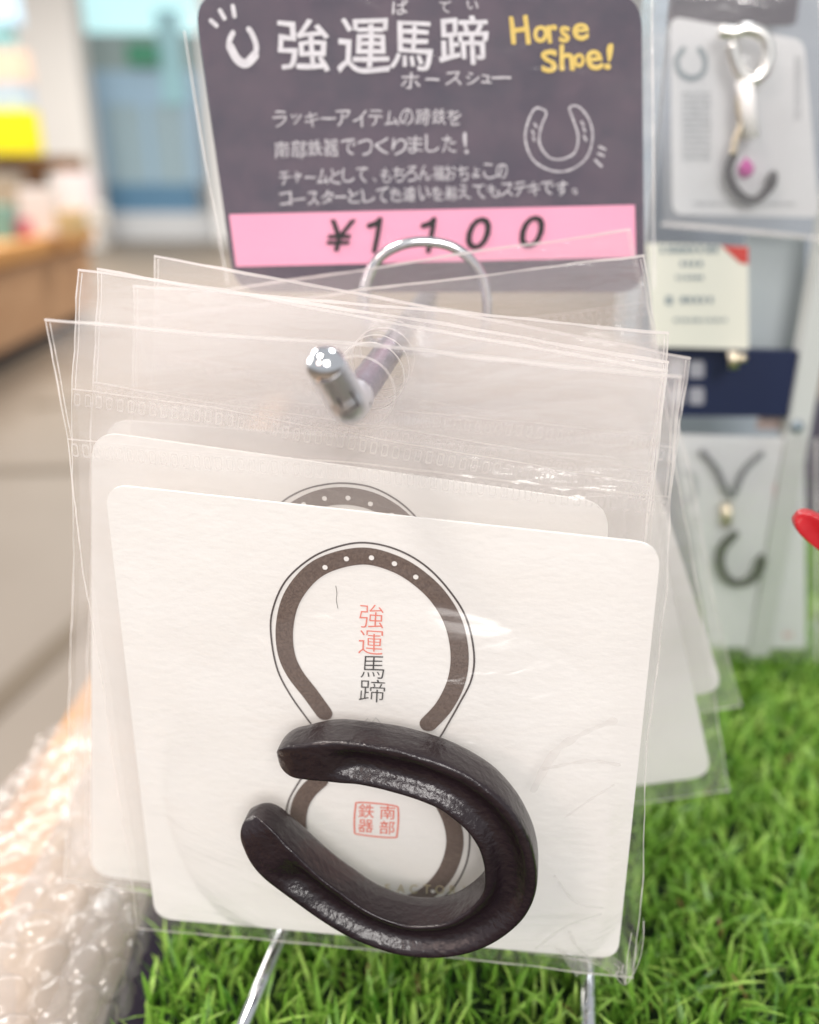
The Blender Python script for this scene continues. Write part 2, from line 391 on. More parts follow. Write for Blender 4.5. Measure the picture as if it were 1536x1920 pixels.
# ============================================================ HOOK STAND
TURFTOP=TZ+.012
PH=Plane(.121)
Pb=PH.U(657,757); Pe=Plane(.232).U(800,560)
rod_dir=(Pe-Pb).normalized()
hs=empty('hook_stand',(Pe.x,Pe.y,TURFTOP),'chrome display hook stand holding the clear bags in front of the dark sign','display hook')
tip=Plane(.1165).U(612,688)
path=[Pe+rod_dir*.005,Pb+rod_dir*.05,Pb+rod_dir*.012,Pb+rod_dir*.004,Pb*.93+tip*.07+Vector((0,-.001,-.0002)),Pb*.6+tip*.4+Vector((0,-.0006,0)),tip]
pp=catmull(path,8)
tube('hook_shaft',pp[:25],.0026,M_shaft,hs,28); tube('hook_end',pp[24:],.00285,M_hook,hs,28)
bm=bmesh.new(); bmesh.ops.create_uvsphere(bm,u_segments=32,v_segments=20,radius=.00285,matrix=Matrix.Translation(tip)); bmobj('ball_tip',bm,M_chrome,hs,True)
# slot on the front of the hook end: sits on the tube, facing the viewer
PT=Plane(.1143,0,0)
tdir=(Pb-tip).normalized()
def on_hook(t,s,off=.00004):
    """point on the front skin of the upturned end, t along tip->bend, s across (-1..1)"""
    k=(len(pp)-1)-t*21; k0=max(0,min(len(pp)-2,int(k))); c=pp[k0].lerp(pp[k0+1],k-k0); v=(Vector((0,0,CZ))-c).normalized(); sx=tdir.cross(v).normalized(); vf=sx.cross(tdir).normalized()
    if vf.dot(v)<0: vf=-vf
    a=s*.9
    return c+(vf*math.cos(a)+sx*math.sin(a))*(.00285+off)
def skin_line(bm,pts,wd):
    Q=[on_hook(t,s) for t,s in pts]
    tube('x',Q,wd,None,None,6,False,bm)
bm=bmesh.new()
loop=[(.52,.42),(.80,.42),(.93,.30),(.99,0),(.93,-.30),(.80,-.42),(.52,-.42)]
skin_line(bm,[(t,s) for t,s in loop],.00017); skin_line(bm,[(.52,.42),(.50,0),(.52,-.42)],.00022)
skin_line(bm,[(.27,.40),(.40,.42),(.50,.42)],.00017); skin_line(bm,[(.27,-.40),(.40,-.42),(.50,-.42)],.00017)
bmobj('slot_outline',bm,M_groove,hs,True)
bm=bmesh.new(); bmesh.ops.create_uvsphere(bm,u_segments=10,v_segments=8,radius=.00035,matrix=Matrix.Translation(on_hook(1.0,-.75))); bmobj('pin_hole',bm,M_groove,hs,True)
# wire arch behind the bags
PA=Plane(.186)
arch=[(690,640),(684,590),(686,545),(700,500),(722,474),(760,457),(800,453),(845,461),(880,484),(902,515),(912,550),(913,600),(900,650)]
ring=catmull([PA.U(x,y) for x,y in arch],6)
tube('wire_arch',ring,.00105,M_wire,hs,14)
ring2=catmull([Plane(.189).U(x-9,y+6) for x,y in arch[1:6]],6)
tube('wire_arch',ring2,.00075,M_wire,hs,12)
# cross piece, upright and base rods lying on the grass
ux=.02
tube('cross_wire',[PA.U(690,640),PA.U(800,668),PA.U(900,650)],.0009,M_wire,hs,10)
tube('upright',[Pe+rod_dir*.004,Pe+Vector((0,.004,-.02)),Vector((Pe.x,Pe.y+.006,TURFTOP+.003))],.0022,M_wire,hs,16)
A1=G(535,1738,TURFTOP+.001);A2=G(452,1935,TURFTOP+.001);B1=G(1103,1822,TURFTOP);B2=G(1103,1935,TURFTOP)
Aback=Vector((A1.x+.004,.225,TURFTOP+.002)); Bback=Vector((B1.x,.225,TURFTOP+.002))
tube('base_rod',[A2+(A2-A1)*.4,A1,Aback],.00155,M_wire,hs,14)
tube('base_rod',[B2+(B2-B1)*.4,B1,Bback],.00165,M_wire,hs,14)
tube('base_rod',[Aback,Vector((Pe.x,.238,TURFTOP+.003)),Bback],.0015,M_wire,hs,12)
# ============================================================ BAGS AND CARDS
def dist_rod(p,n):
    t=(p-Pb).dot(n)/rod_dir.dot(n); q=Pb+rod_dir*t; return q
def bag(corners,crimp,D,yaw,label,bulge=0.0,shoe=None,lean=0,gap=.0022,hole=.0056,msheet=None,extra=None,nx=70,ny=86,seed=1,hazy=None):
    pl=Plane(D,yaw,lean)
    C4=[pl.U(x,y) for x,y in corners]  # TL TR BR BL
    base=sum(C4,Vector())/4; base.z=min(c.z for c in C4)
    root=empty('clear_bag',tuple(base),label,'plastic bag','clear plastic bags hanging on the hook')
    cz=pl.U(*crimp).z; v0=(C4[0].z-cz)/(C4[0].z-C4[3].z)
    U_=(C4[1]-C4[0]).normalized(); D_=(C4[3]-C4[0]).normalized()
    def P(u,v):
        p=(C4[0].lerp(C4[1],u)).lerp(C4[3].lerp(C4[2],u),v)
        return p+U_*(.0013*noise.noise(Vector((u*1.2,v*3.2,seed*3.1)))+.0003*noise.noise(Vector((u*3,v*16,seed))))+D_*(.0010*noise.noise(Vector((u*2.6,v*1.2,seed*5.7)))+.00022*noise.noise(Vector((u*14,v*3,seed+9))))
    hc=None
    t=(P(.5,.1)-Pb).dot(pl.n)/rod_dir.dot(pl.n); hc=Pb+rod_dir*t
    def disp(u,v,s):
        q=Vector((u*3+seed*7,v*3,s*5))
        d=.0007*noise.noise(q)+.00025*noise.noise(q*4)
        edge=min(u,1-u,1-v)*14; edge=min(1,max(0,edge))
        if s>0:
            if v>v0:
                tt=min(1,(v-v0)/.12); d=d*edge+gap*edge*tt
                if bulge: 
                    p=P(u,v); dd=((p-shoe).length)
                    d+=bulge*edge**.7*max(0,1-(dd/.047)**2)**.8 if dd<.047 else 0
            else: d=d*.6+.0002
        else: d=d*.4-.0004 if v<v0 else d*.4-.0004-.0018*min(1,(v-v0)/.06)*min(1,(1-v)/.06)
        return d
    for s,nm in ((-1,'back_film'),(1,'front_film')):
        VS=[];idx={}
        fs=[]
        pts=[[P(i/nx,j/ny) for i in range(nx+1)] for j in range(ny+1)]
        keep=lambda p:(p-hc).length>hole
        cell=(C4[1]-C4[0]).length/nx
        for j in range(ny+1):
            for i in range(nx+1):
                p=pts[j][i]; r=(p-hc)
                if r.length<hole+cell*.55 and r.length>1e-6: 
                    if r.length>hole-cell*.75: p=hc+r.normalized()*hole
                VS.append(p+pl.n*disp(i/nx,j/ny,s))
        for j in range(ny):
            for i in range(nx):
                cc=(pts[j][i]+pts[j+1][i+1])/2
                if (cc-hc).length<hole: continue
                a=j*(nx+1)+i; fs.append((a,a+1,a+nx+2,a+nx+1))
        mesh(nm,VS,fs,msheet or M_film,root,True)
    # welded edges
    def edge(pa,pb,wd,n=24,jit=.0001,nm='welded_edge'):
        bm=bmesh.new(); Q=[]
        for k in range(n+1):
            t=k/n; u=pa[0]*(1-t)+pb[0]*t; v=pa[1]*(1-t)+pb[1]*t
            Q.append(P(u,v)+pl.n*(.0004+jit*noise.noise(Vector((k*.9,seed,pa[0])))) )
        ribbon_bm(bm,Q,wd,pl.n,.3); return bmobj(nm,bm,M_seal,root)
    edge((0,0),(1,0),.00050); edge((0,0),(0,1),.00024,60,.0003); edge((1,0),(1,1),.00024,60,.0003)
    edge((0,1),(1,1),.0005,40); edge((0,v0),(1,v0),.00020,nm='seal_line')
    # inner line parallel to the sides (double weld)
    edge((.0065,.004),(.0065,v0),.00014,nm='weld_line'); edge((.9935,.004),(.9935,v0),.00014,nm='weld_line')
    # row of crimp marks under the header
    bm=bmesh.new(); n=52
    ur=(P(1,v0)-P(0,v0)).normalized(); dn=(P(0,1)-P(0,0)).normalized()
    for k in range(n):
        c=P((k+.6)/n,v0)+dn*.0017+pl.n*.0007
        q=[c-ur*.00055-dn*.00115,c+ur*.00055-dn*.00115,c+ur*.00055+dn*.00115,c-ur*.00055+dn*.00115]
        rnd=rounded_px(q,.00035,3)
        for m in range(len(rnd)):
            a=rnd[m]; b=rnd[(m+1)%len(rnd)]; ca=a.lerp(c,.28); cb=b.lerp(c,.28)
            bm.faces.new([bm.verts.new(x) for x in (a,b,cb,ca)])
    tag(bmobj('crimp_row',bm,M_crimp,root),kind='stuff')
    # rim of the punched hole
    uz=ur.cross(pl.n)
    hr=[hc+ur*hole*math.cos(a)+uz*hole*math.sin(a)+pl.n*.0003 for a in [k*math.pi/20 for k in range(40)]]
    tube('hole_rim',hr,.00010,M_seal,root,5,True)
    return root,pl,P
# --- front bag
shoe_c=Plane(.118,-7).U(745,1600)
def upper_print(pl,card,dx=0,dy=0,sc=1,off=.00012,only_ring=False):
    T=lambda L:[((x-697)*sc+697+dx,(y-1200)*sc+1200+dy) for x,y in L]
    ring=[(608,1336),(582,1300),(553,1262),(537,1224),(534,1175),(547,1122),(582,1076),(626,1052),(684,1042),(737,1055),(780,1079),(821,1117),(850,1166),(862,1224),(856,1277),(833,1324),(803,1357)]
    ribbon('printed_horseshoe',pl,T(ring),.0031,M_brown,card,off)
    line=[(583,1356),(547,1306),(521,1256),(509,1195),(511,1146),(535,1090),(582,1047),(632,1025),(684,1017),(742,1029),(795,1058),(839,1102),(874,1157),(889,1224),(884,1274),(862,1318),(844,1350),(822,1386),(790,1420),(750,1445)]
    ribbon('printed_outline',pl,T(line),.00032,M_line,card,off)
    dots('printed_nail_dots',pl,T([(610,1063),(650,1047),(697,1045),(740,1056),(780,1081)]),.00045,M_card,card,off+.00008)
root1,pl1,P1=bag([(88,600),(1279,702),(1183,1826),(262,1736)],(118,825),.127,-7,'frontmost clear bag, holding the white card and dark iron horseshoe',bulge=.0095,shoe=shoe_c,msheet=M_filmfront,nx=110,ny=136,gap=.0016)
plc=Plane(.1275,-7)
card1=slab('backing_card',plc,[(196,908),(1241,1021),(1158,1799),(291,1722)],.0042,.0006,M_card); 
tag(card1,'white square card in the frontmost bag, printed with brown rings and a red seal','card','square backing cards in the bags')
upper_print(plc,card1)
lo=[(600,1462),(577,1484),(563,1510),(559,1545),(566,1588),(585,1630),(620,1668),(665,1690),(715,1699),(760,1692),(800,1675),(835,1638),(852,1592),(850,1550),(832,1507),(805,1470),(780,1450)]
ribbon('printed_horseshoe',plc,lo,.0033,M_brown,card1,.00012)
lo2=[(580,1440),(562,1464),(541,1503),(536,1545),(545,1600),(568,1648),(610,1690),(665,1712),(720,1719),(770,1712),(812,1694),(849,1666),(874,1620),(881,1570),(872,1530),(850,1490),(815,1440)]
ribbon('printed_outline',plc,lo2,.00032,M_line,card1,.00012)
dots('printed_nail_dots',plc,[(620,1672),(665,1693),(716,1700),(765,1694),(812,1670)],.00045,M_card,card1,.0002)
write('red_lettering',plc,[('強',697,1155,(46,44),-3),('運',696,1204,(46,44),-3)],M_red,card1,.00012,bold=-.009,wob=1.2)
write('black_lettering',plc,[('馬',699,1251,(44,42),-3),('蹄',698,1295,(48,42),-3)],M_black,card1,.00012,bold=-.009,wob=1.2)
ribbon('faint_mountain_mark',plc,[(680,1358),(690,1346),(697,1355),(705,1345),(717,1358)],.0002,M_faint,card1,.00012,False)
ribbon('ink_scratch',plc,[(630,1098),(632,1112),(631,1124),(634,1140)],.00009,M_line,card1,.00012)
seal=[(676,1504),(738,1510),(747,1520),(745,1562),(736,1570),(674,1564),(665,1555),(667,1512)]
bm=bmesh.new(); SP=catmull([plc.U(x,y,.00012) for x,y in seal],4,True); SP.append(SP[0]); ribbon_bm(bm,SP,.00032,plc.n); bmobj('seal_frame',bm,M_red,card1)
write('seal_lettering',plc,[('南',727,1523,(29,25),-3),('部',726,1551,(29,25),-3),('鉄',687,1520,(30,26),-3),('器',686,1548,(29,24),-3)],M_red,card1,.00012,bold=.004)
write('gold_lettering',plc,[('I',673,1655,15,-3),('×',699,1660,10,-3),('F',727,1664,16,-4),('A',752,1664,(15,16),-4),('C',776,1665,16,-4),('T',801,1665,(14,16),-4),('O',825,1666,16,-4),('R',850,1667,16,-4),('Y',875,1668,16,-4)],M_gold,card1,.0003,bold=0)
# --- iron horseshoe: rounded bar with a fullered groove, swept along the U
def horseshoe(name,px,pl,wd,th,m,label,group=None,groove=.0017,nseg=7,cat='horseshoe'):
    C=catmull([pl.U(x,y) for x,y in px],nseg); n=pl.n
    prof=[]  # (across, depth) ; depth 0 = front face, positive = towards the back
    h=wd/2
    prof=[(-h*1.0,th*.5),(-h,th*.12),(-h*.985,th*.03),(-h*.93,0.0),(-h*.78,0.0),(-h*.56,groove*.35),(-h*.38,groove*.9),(-h*.1,groove*1.0),(h*.2,groove*.9),(h*.42,groove*.45),(h*.58,groove*.1),(h*.80,0),(h*.93,th*.02),(h,th*.12),(h*1.0,th*.5),(h*.97,th*.88),(h*.8,th),(0,th*1.0),(-h*.8,th),(-h*.97,th*.88)]
    bm=bmesh.new(); rings=[]; N=len(C)
    tot=[0]
    for i in range(1,N): tot.append(tot[-1]+(C[i]-C[i-1]).length)
    Ltot=tot[-1]; e=wd*.55
    def ring(c,t,k,gk,kd=1.0):
        s=n.cross(t).normalized()
        out=[]
        for a,d in prof:
            dd=d
            if 0<=d<groove*1.01 and abs(a)<h*.65: dd=d*gk
            dd=th*.5+(dd-th*.5)*kd
            j=noise.noise(c*260+Vector((a*500,d*500,0)))*.00014
            out.append(bm.verts.new(c+s*(a*k+j)-n*(dd+j)))
        return out
    for i in range(N):
        t=(C[min(i+1,N-1)]-C[max(i-1,0)]).normalized()
        dlt=min(tot[i],Ltot-tot[i]); gk=min(1,max(0,(dlt-wd*.55)/(wd*.5)))
        q_=tot[i]/Ltot; wob=(.90+.09*math.sin(math.pi*min(1,q_/.85))-.13*math.exp(-((q_-.66)/.13)**2)+.16*math.exp(-((q_-1)/.1)**2))*(1+.035*noise.noise(Vector((tot[i]*120,3,1))))
        if dlt<e and False: pass
        tp=1-min(1,dlt/(wd*.75)); tp=tp*tp
        rings.append(ring(C[i],t,wob*(1-.16*tp),gk,1-.10*tp))
    wob0=.90; wob1=1.0
    # rounded ends
    for end in (0,1):
        i=0 if end==0 else N-1
        t=(C[0]-C[1]).normalized() if end==0 else (C[-1]-C[-2]).normalized()
        tt=-t if end==0 else t
        last=rings[0] if end==0 else rings[-1]; caps=[]
        for k in range(1,6):
            an=k/6*math.pi/2*1.02; kk=(.84*wob0 if end==0 else .84*wob1); ca=math.cos(an); caps.append(ring(C[i]+t*(h*1.05*math.sin(an)),tt,ca*kk,0,.90*(.10+.90*ca**.75)))
        if end==0: rings=caps[::-1]+rings
        else: rings=rings+caps
    K=len(prof)
    for i in range(len(rings)-1):
        A,B=rings[i],rings[i+1]
        for k in range(K): bm.faces.new((A[k],A[(k+1)%K],B[(k+1)%K],B[k]))
    bm.faces.new(rings[0][::-1]); bm.faces.new(rings[-1])
    bmesh.ops.recalc_face_normals(bm,faces=bm.faces)
    o=bmobj(name,bm,m,None,True); 
    md=o.modifiers.new('s','SUBSURF'); md.levels=1; md.render_levels=2
    return tag(o,label,cat,group)
PSH=Plane(.1183,-9,3)
horseshoe('iron_horseshoe',[(560,1433),(640,1431),(735,1446),(822,1474),(888,1513),(936,1568),(958,1634),(950,1692),(910,1736),(848,1765),(766,1768),(684,1742),(618,1702),(562,1660),(512,1617),(487,1586)],PSH,.0090,.0080,M_iron,'dark brown black cast iron horseshoe charm in the frontmost bag, opening to the left')
M_crease=film('film_crease',.10,.05,.2,.2)
plf=Plane(.1245,-7)
for q,wd in (([(1000,1480),(1040,1410),(1090,1375),(1150,1350)],.0012),([(1020,1440),(1100,1425),(1160,1432)],.0006),([(1060,1530),(1110,1495),(1150,1470)],.0005),([(1005,1776),(1060,1735),(1125,1712)],.0005),([(1068,1745),(1080,1770),(1104,1793)],.0006),([(1040,1640),(1080,1690),(1130,1700)],.0004)):
    ribbon('crease',plf,q,wd,M_crease,root1,.0003,jit=.5)
# --- bags behind
b2,pl2,_=bag([(151,507),(1256,690),(1110,1800),(122,1652)],(143,728),.1385,-6,'second clear bag from the front, its lower left corner beside the bubble wrap',seed=2)
pc2=Plane(.1392,-6)
card2=slab('backing_card',pc2,[(172,808),(1144,944),(1085,1760),(171,1640)],.0052,.0006,M_card); tag(card2,'cream card behind the frontmost one with a brown ring cut off at its top','card','square backing cards in the bags')
rg=[(515,990),(540,955),(572,932),(612,918),(655,916),(700,926),(742,950),(775,985),(800,1030)]
ribbon('printed_horseshoe',pc2,[(x,y+14) for x,y in rg],.0033,M_brown,card2,.00012)
ribbon('printed_outline',pc2,[(498,985),(525,945),(565,920),(610,908),(655,906),(705,916),(755,945),(793,985),(820,1030)],.00032,M_line,card2,.00012)
dots('printed_nail_dots',pc2,[(570,945),(609,934),(653,933),(695,944),(735,965)],.00045,M_card,card2,.0002)
b3,_,_=bag([(183,503),(1250,676),(1120,1740),(160,1590)],(180,715),.1455,-5,'third clear bag from the front, its top left corner just inside the second bag',seed=3)
b4,_,_=bag([(246,532),(1247,622),(1170,1640),(230,1560)],(244,725),.153,-4,'fourth clear bag from the front with its top right corner at the cream price tag',seed=4)
pc4=Plane(.1538,-4)
card3=slab('backing_card',pc4,[(196,786),(1186,860),(1110,1600),(235,1560)],.0052,.0006,M_card); tag(card3,'cream card third from the front, only its top edge peeking out','card','square backing cards in the bags')
ribbon('printed_outline',pc4,[(640,870),(675,848),(710,840),(745,844),(780,858),(820,890)],.0003,M_faint,card3,.00012)
b5,_,_=bag([(289,475),(1288,673),(1160,1640),(270,1500)],(286,655),.162,-3,'fifth clear bag from the front with the highest top left corner',seed=5)
b6,_,_=bag([(262,600),(1206,477),(1366,1482),(440,1600)],(280,760),.172,-2,'clear bag leaning right, its lower right corner over the grass',seed=6,msheet=M_film_light)
pc6=Plane(.1727,-2)
card4=slab('backing_card',pc6,[(330,905),(1196,806),(1336,1455),(450,1570)],.0055,.0006,M_card); tag(card4,'white card leaning out at the right above the grass, the lower of two','card','square backing cards in the bags')
b7,_,_=bag([(360,555),(1182,428),(1388,1322),(570,1440)],(380,690),.184,-1,'rearmost clear bag with its top right corner against the pink price strip',seed=7,msheet=M_film_light)
pc7=Plane(.1847,-1)
card5=slab('backing_card',pc7,[(420,830),(1180,740),(1358,1296),(560,1400)],.0058,.0006,M_card); tag(card5,'white card leaning out at the right above the grass, the upper of two','card','square backing cards in the bags')
# crinkled corner of the front bag
bm=bmesh.new()
cr=[(1040,1775),(1075,1792),(1100,1800),(1150,1790),(1175,1810),(1192,1790),(1203,1750),(1206,1720)]
cb=[(1080,1822),(1105,1820),(1130,1815),(1160,1822),(1172,1838),(1198,1808),(1200,1770),(1208,1722)]
plx=Plane(.1262,-7)
va=[bm.verts.new(plx.U(x,y,.0006*math.sin(i*2.3))) for i,(x,y) in enumerate(cr)]
vb=[bm.verts.new(plx.U(x,y,.0012*math.cos(i*1.9))) for i,(x,y) in enumerate(cb)]
for i in range(len(cr)-1): bm.faces.new((va[i],va[i+1],vb[i+1],vb[i]))
bmobj('crumpled_corner',bm,M_film,root1)
for q in ([(1206,1718),(1205,1752),(1196,1796),(1172,1836),(1150,1818),(1120,1800),(1085,1788)],[(1168,1800),(1164,1820),(1172,1836)],[(1150,1796),(1160,1806),(1152,1818),(1166,1812),(1172,1836)],[(1183,1740),(1175,1790),(1172,1836)]):
    ribbon('crease',plx,q,.00016,M_seal,root1,.0012)
# ============================================================ DARK PRICE SIGN
PSG=Plane(.20,1,1.2)
sg=empty('price_sign',tuple(PSG.U(820,548)),'dark plum handwritten sign with a pink price strip above the bags','sign')
bc=[(362,-12),(1203,-12),(1209,548),(441,548)]
slab('sign_board',PSG,bc,.0062,.0008,M_board,sg)
slab('laminate_pouch',PSG,[(348,-28),(1222,-28),(1226,566),(424,566)],.005,.00005,M_lam,sg,.0004)
for q in ([(347,60),(385,300),(428,530)],[(1221,0),(1224,300),(1226,540)]): ribbon('pouch_edge',PSG,q,.0004,M_seal,sg,.0006)
slab('price_strip',PSG,[(430,402),(1190,384),(1192,482),(443,500)],.0001,.0001,M_pink,sg,.0002)
for g_ in [('¥',640,441,(54,58),0),('0',897,437,(46,60),0),('0',997,434,(46,60),0)]: write('price_character',PSG,[g_],M_black,sg,.00055,shear=.22,bold=0,multi=.8)
for dx in (0,101):
    for q in ([(692+dx,423),(704+dx,419),(713+dx,411)],[(713+dx,411),(708+dx,440),(702+dx,470)]): ribbon('price_character',PSG,q,.00110,M_black,sg,.0006 if len(q)==3 and q[0][0]<700+dx else .00062)
O=.00015
write('title_lettering',PSG,[('強',570,85,(96,98),0),('運',683,85,(92,98),0),('馬',772,86,(76,92),-2),('蹄',868,76,(92,92),2)],M_chalk,sg,O,bold=0,wob=6,multi=1.25)
write('small_kana',PSG,[('ば',750,13,(30,27),0),('て',834,13,(22,20),0),('い',886,10,(22,16),0),
 ('ホ',770,152,(34,30),0),('ー',812,148,(24,4),0),('ス',850,147,(28,24),0),('シ',886,147,(25,23),0),('ュ',912,148,(20,16),0),('ー',940,145,(36,4),0)],M_chalkthin,sg,O,bold=0,wob=2.5,multi=.5)
def line(s,x0,y0,x1,y1,h):
    n=len(s); it=[]
    for i,c in enumerate(s):
        t=(i+.5)/n; k={'ー':(.8,.10),'、':(.22,.25),'。':(.35,.35),'!':(.2,1.15),'ッ':(.6,.6),'ャ':(.6,.6),'ょ':(.6,.65)}.get(c,(.78,.88))
        ww=(x1-x0)/n
        it.append((c,x0+(x1-x0)*t+random.uniform(-1.5,1.5),y0+(y1-y0)*t+random.uniform(-1.5,1.5)+(h*.3 if c in '、。' else 0),(max(3,ww*k[0]*1.12),max(3,h*k[1])),random.uniform(-3,5)))
    return it
write('body_lettering',PSG,line('ラッキーアイテムの蹄鉄を',510,224,868,218,34)+line('南部鉄器でつくりました!',512,280,890,268,36)+line('チャームとして、もちろん福おちょこの',522,334,952,320,32)+line('コースターとして色違いを揃えてもステキです。',522,374,1092,350,30),M_chalkthin,sg,O,bold=0,wob=3.2,multi=.2)
yl=[('H',974,57,(34,52),4),('o',1013,65,(22,30),0),('r',1037,63,(17,30),4),('s',1060,64,(17,32),-8),('e',1088,59,(25,34),5),('S',1030,115,(28,44),0),('h',1063,108,(26,46),0),('o',1087,113,(20,26),0),('e',1115,112,(28,34),5),('!',1143,105,(10,48),-12)]
write('yellow_lettering',PSG,yl,M_yellow,sg,O,bold=0,wob=4,multi=1.8)
ribbon('chalk_drawing',PSG,[(437,62),(430,80),(437,102),(455,118),(474,110),(481,88),(473,64),(467,55)],.0011,M_chalk,sg,O)
ribbon('chalk_drawing',PSG,[(432,88),(446,112),(462,119),(478,104)],.0017,M_chalk,sg,O+.00003)
for q in ([(396,39),(406,48)],[(413,20),(421,34)],[(437,12),(440,30)]): ribbon('chalk_drawing',PSG,q,.0009,M_chalk,sg,O)
oh=[(1022,207),(1004,203),(990,228),(985,262),(1000,300),(1035,320),(1070,318),(1100,295),(1111,258),(1105,225),(1085,200),(1068,202),(1075,225),(1084,255),(1078,285),(1055,298),(1030,295),(1012,270),(1014,240),(1024,215),(1022,207)]
ribbon('chalk_drawing',PSG,oh,.00042,M_chalkthin,sg,O,jit=.3)
for q in ([(1002,232),(1006,238)],[(998,245),(1001,252)],[(1000,258),(1002,263)],[(1090,228),(1094,234)],[(1094,240),(1097,246)],[(1095,255),(1099,263)],[(1124,275),(1135,280)],[(1122,288),(1132,292)],[(1116,300),(1128,312)]):
    ribbon('chalk_drawing',PSG,q,.00045,M_chalkthin,sg,O)
# ============================================================ BUBBLE WRAP PACKET ON THE TABLE EDGE
def bubble():
    x0,x1,y0,y1=-.117,-.064,.085,.220
    H=.0165; st=.00042; nx=int((x1-x0)/st*1.45); ny=int((y1-y0)/st)
    pit=.0098
    VS=[]
    for j in range(ny+1):
        y=y0+(y1-y0)*j/ny
        for i in range(nx+1):
            s=-1+2*i/nx; arc=s*1.05
            L=(x1-x0)*1.45/2*s
            cx=(x0+x1)/2+ .003*noise.noise(Vector((y*40,0,2)))
            # squashed arch
            e=math.copysign(abs(math.sin(arc*math.pi/2*.93))**.9,arc)
            X=cx+(x1-x0)/2*e
            Z=TZ+.0015+H*max(0,math.cos(arc*math.pi/2*.93))**.55*(1+.18*noise.noise(Vector((X*50,y*35,1))))
            if s<-.75: Z-= (abs(s)-.75)*.035
            # bubble height
            v=y/pit/.866; row=math.floor(v+.5); best=9
            for rr in (row-1,row,row+1):
                ox=.5*(rr%2); u=L/pit-ox; cu=math.floor(u+.5)
                du=(u-cu)*pit; dv=y-rr*pit*.866; best=min(best,math.hypot(du,dv))
            r=.0044; b=0
            if best<r: b=.0022*(1-(best/r)**2)**.28
            b*=.9+.35*noise.noise(Vector((L*230,y*230,5)))
            nrm=Vector((math.sin(arc*1.4),0,math.cos(arc*1.4)))
            cr=.0004*noise.noise(Vector((X*200,y*200,Z*200)))
            VS.append(Vector((X,y,Z))+nrm*(b+cr))
    fs=[(j*(nx+1)+i,j*(nx+1)+i+1,(j+1)*(nx+1)+i+1,(j+1)*(nx+1)+i) for j in range(ny) for i in range(nx)]
    root=empty('bubble_wrap_packet',((x0+x1)/2,(y0+y1)/2,TZ),'crumpled clear bubble wrap packet lying on the left table edge','bubble wrap')
    mesh('bubble_sheet',VS,fs,M_bub,root,True)
    # flat inner sheet just inside
    V2=[]; n2=40;m2=60
    for j in range(m2+1):
        y=y0+.002+(y1-y0-.004)*j/m2
        for i in range(n2+1):
            s=-1+2*i/n2; e=math.sin(s*1.05*math.pi/2*.93)
            V2.append(((x0+x1)/2+(x1-x0)/2*e*.9,y,TZ+.001+H*.85*max(0,math.cos(s*1.05*math.pi/2*.93))**.55+.0008*noise.noise(Vector((s*8,y*200,0)))))
    f2=[(j*(n2+1)+i,j*(n2+1)+i+1,(j+1)*(n2+1)+i+1,(j+1)*(n2+1)+i) for j in range(m2) for i in range(n2)]
    mesh('inner_sheet',V2,f2,M_bub,root,True)
    M_in=mat('wrapped_kraft',(.32,.245,.19),.8,col2=(.46,.37,.29),noise_s=60,noise_a=.3)
    V3=[]
    for j in range(41):
        y=y0+.006+(y1-y0-.014)*j/40
        for i in range(21):
            q=-1+i/10; V3.append((-.0845+.017*q+.001*noise.noise(Vector((y*90,q,3))),y,TZ+.001+.014*(1-abs(q)**3)*(1+.25*noise.noise(Vector((q*2,y*60,7))))))
    mesh('wrapped_item',V3,[(j*21+i,j*21+i+1,(j+1)*21+i+1,(j+1)*21+i) for j in range(40) for i in range(20)],M_in,root,True)
bubble()
# ============================================================ RIGHT-HAND DISPLAY
M_pkcard=mat('pack_card',(.66,.67,.69),.6)
M_pkfilm=film('pack_film',.05,.02,.15,.4,scale=30)
M_cool=mat('cool_grey_ink',(.40,.42,.44),.8)
M_horseink=mat('teal_grey_ink',(.22,.27,.30),.8)
M_darkiron=mat('dark_iron_small',(.022,.02,.025),.4)
M_goldm=mat('pale_gold_metal',(.88,.76,.58),.3,metal=1)
M_silv=mat('pale_silver_metal',(.92,.90,.86),.28,metal=1)
M_strap=mat('white_strap',(.82,.80,.79),.5)
M_mag=mat('magenta_bead',(.55,.01,.32),.25)
M_cord=mat('grey_cord',(.16,.17,.19),.8)
M_acr=film('acrylic',.10,.03,.05,.05,tint=(.86,.94,1))
M_backp=mat('blue_grey_panel',(.30,.335,.39),.5)
M_pale=mat('pale_green_grey_post',(.52,.54,.53),.5)
M_cream=mat('cream_paper',(.74,.73,.64),.7)
M_navy=mat('navy_package',(.003,.010,.050),.5)
M_dk=mat('dark_header_and_shadow',(.02,.012,.03),.6)
M_redp=mat('red_mark',(.55,.06,.05),.6)
PR=Plane(.275); 
st=empty('display_rack',tuple(Plane(.31).U(1380,1240)),'grey display rack at the right carrying the small hanging packs','display rack')
pbox('back_panel',Plane(.315),1205,-60,1560,1235,.004,M_backp,st)
pbox('base_plate',Plane(.285),1225,1212,1570,1252,.02,M_pale,st)
pbox('side_post',Plane(.262),1516,-60,1560,1230,.006,M_pale,st)
pbox('dark_header',Plane(.300),1262,-60,1500,44,.006,M_dk,st,0)
tag(pbox('acrylic_riser',Plane(.235),1200,-60,1226,640,.012,film('blue_acrylic',.35,.1,.1,.1,tint=(.75,.88,1))),'pale blue clear acrylic strip just right of the dark sign','acrylic strip')
tag(pbox('rack_shadow_strip',Plane(.292),1372,1252,1560,1292,.02,M_dk),'black strip standing in for the shadow under the rack at the back edge of the grass','box')  # solid dark strip placed where only shade lies under the rack
def hookpeg(px,py,pl,parent): 
    p=pl.U(px,py); tube('peg',[p+Vector((0,-.008,.001)),p,p+Vector((0,.04,0))],.0012,M_goldm,parent,10)
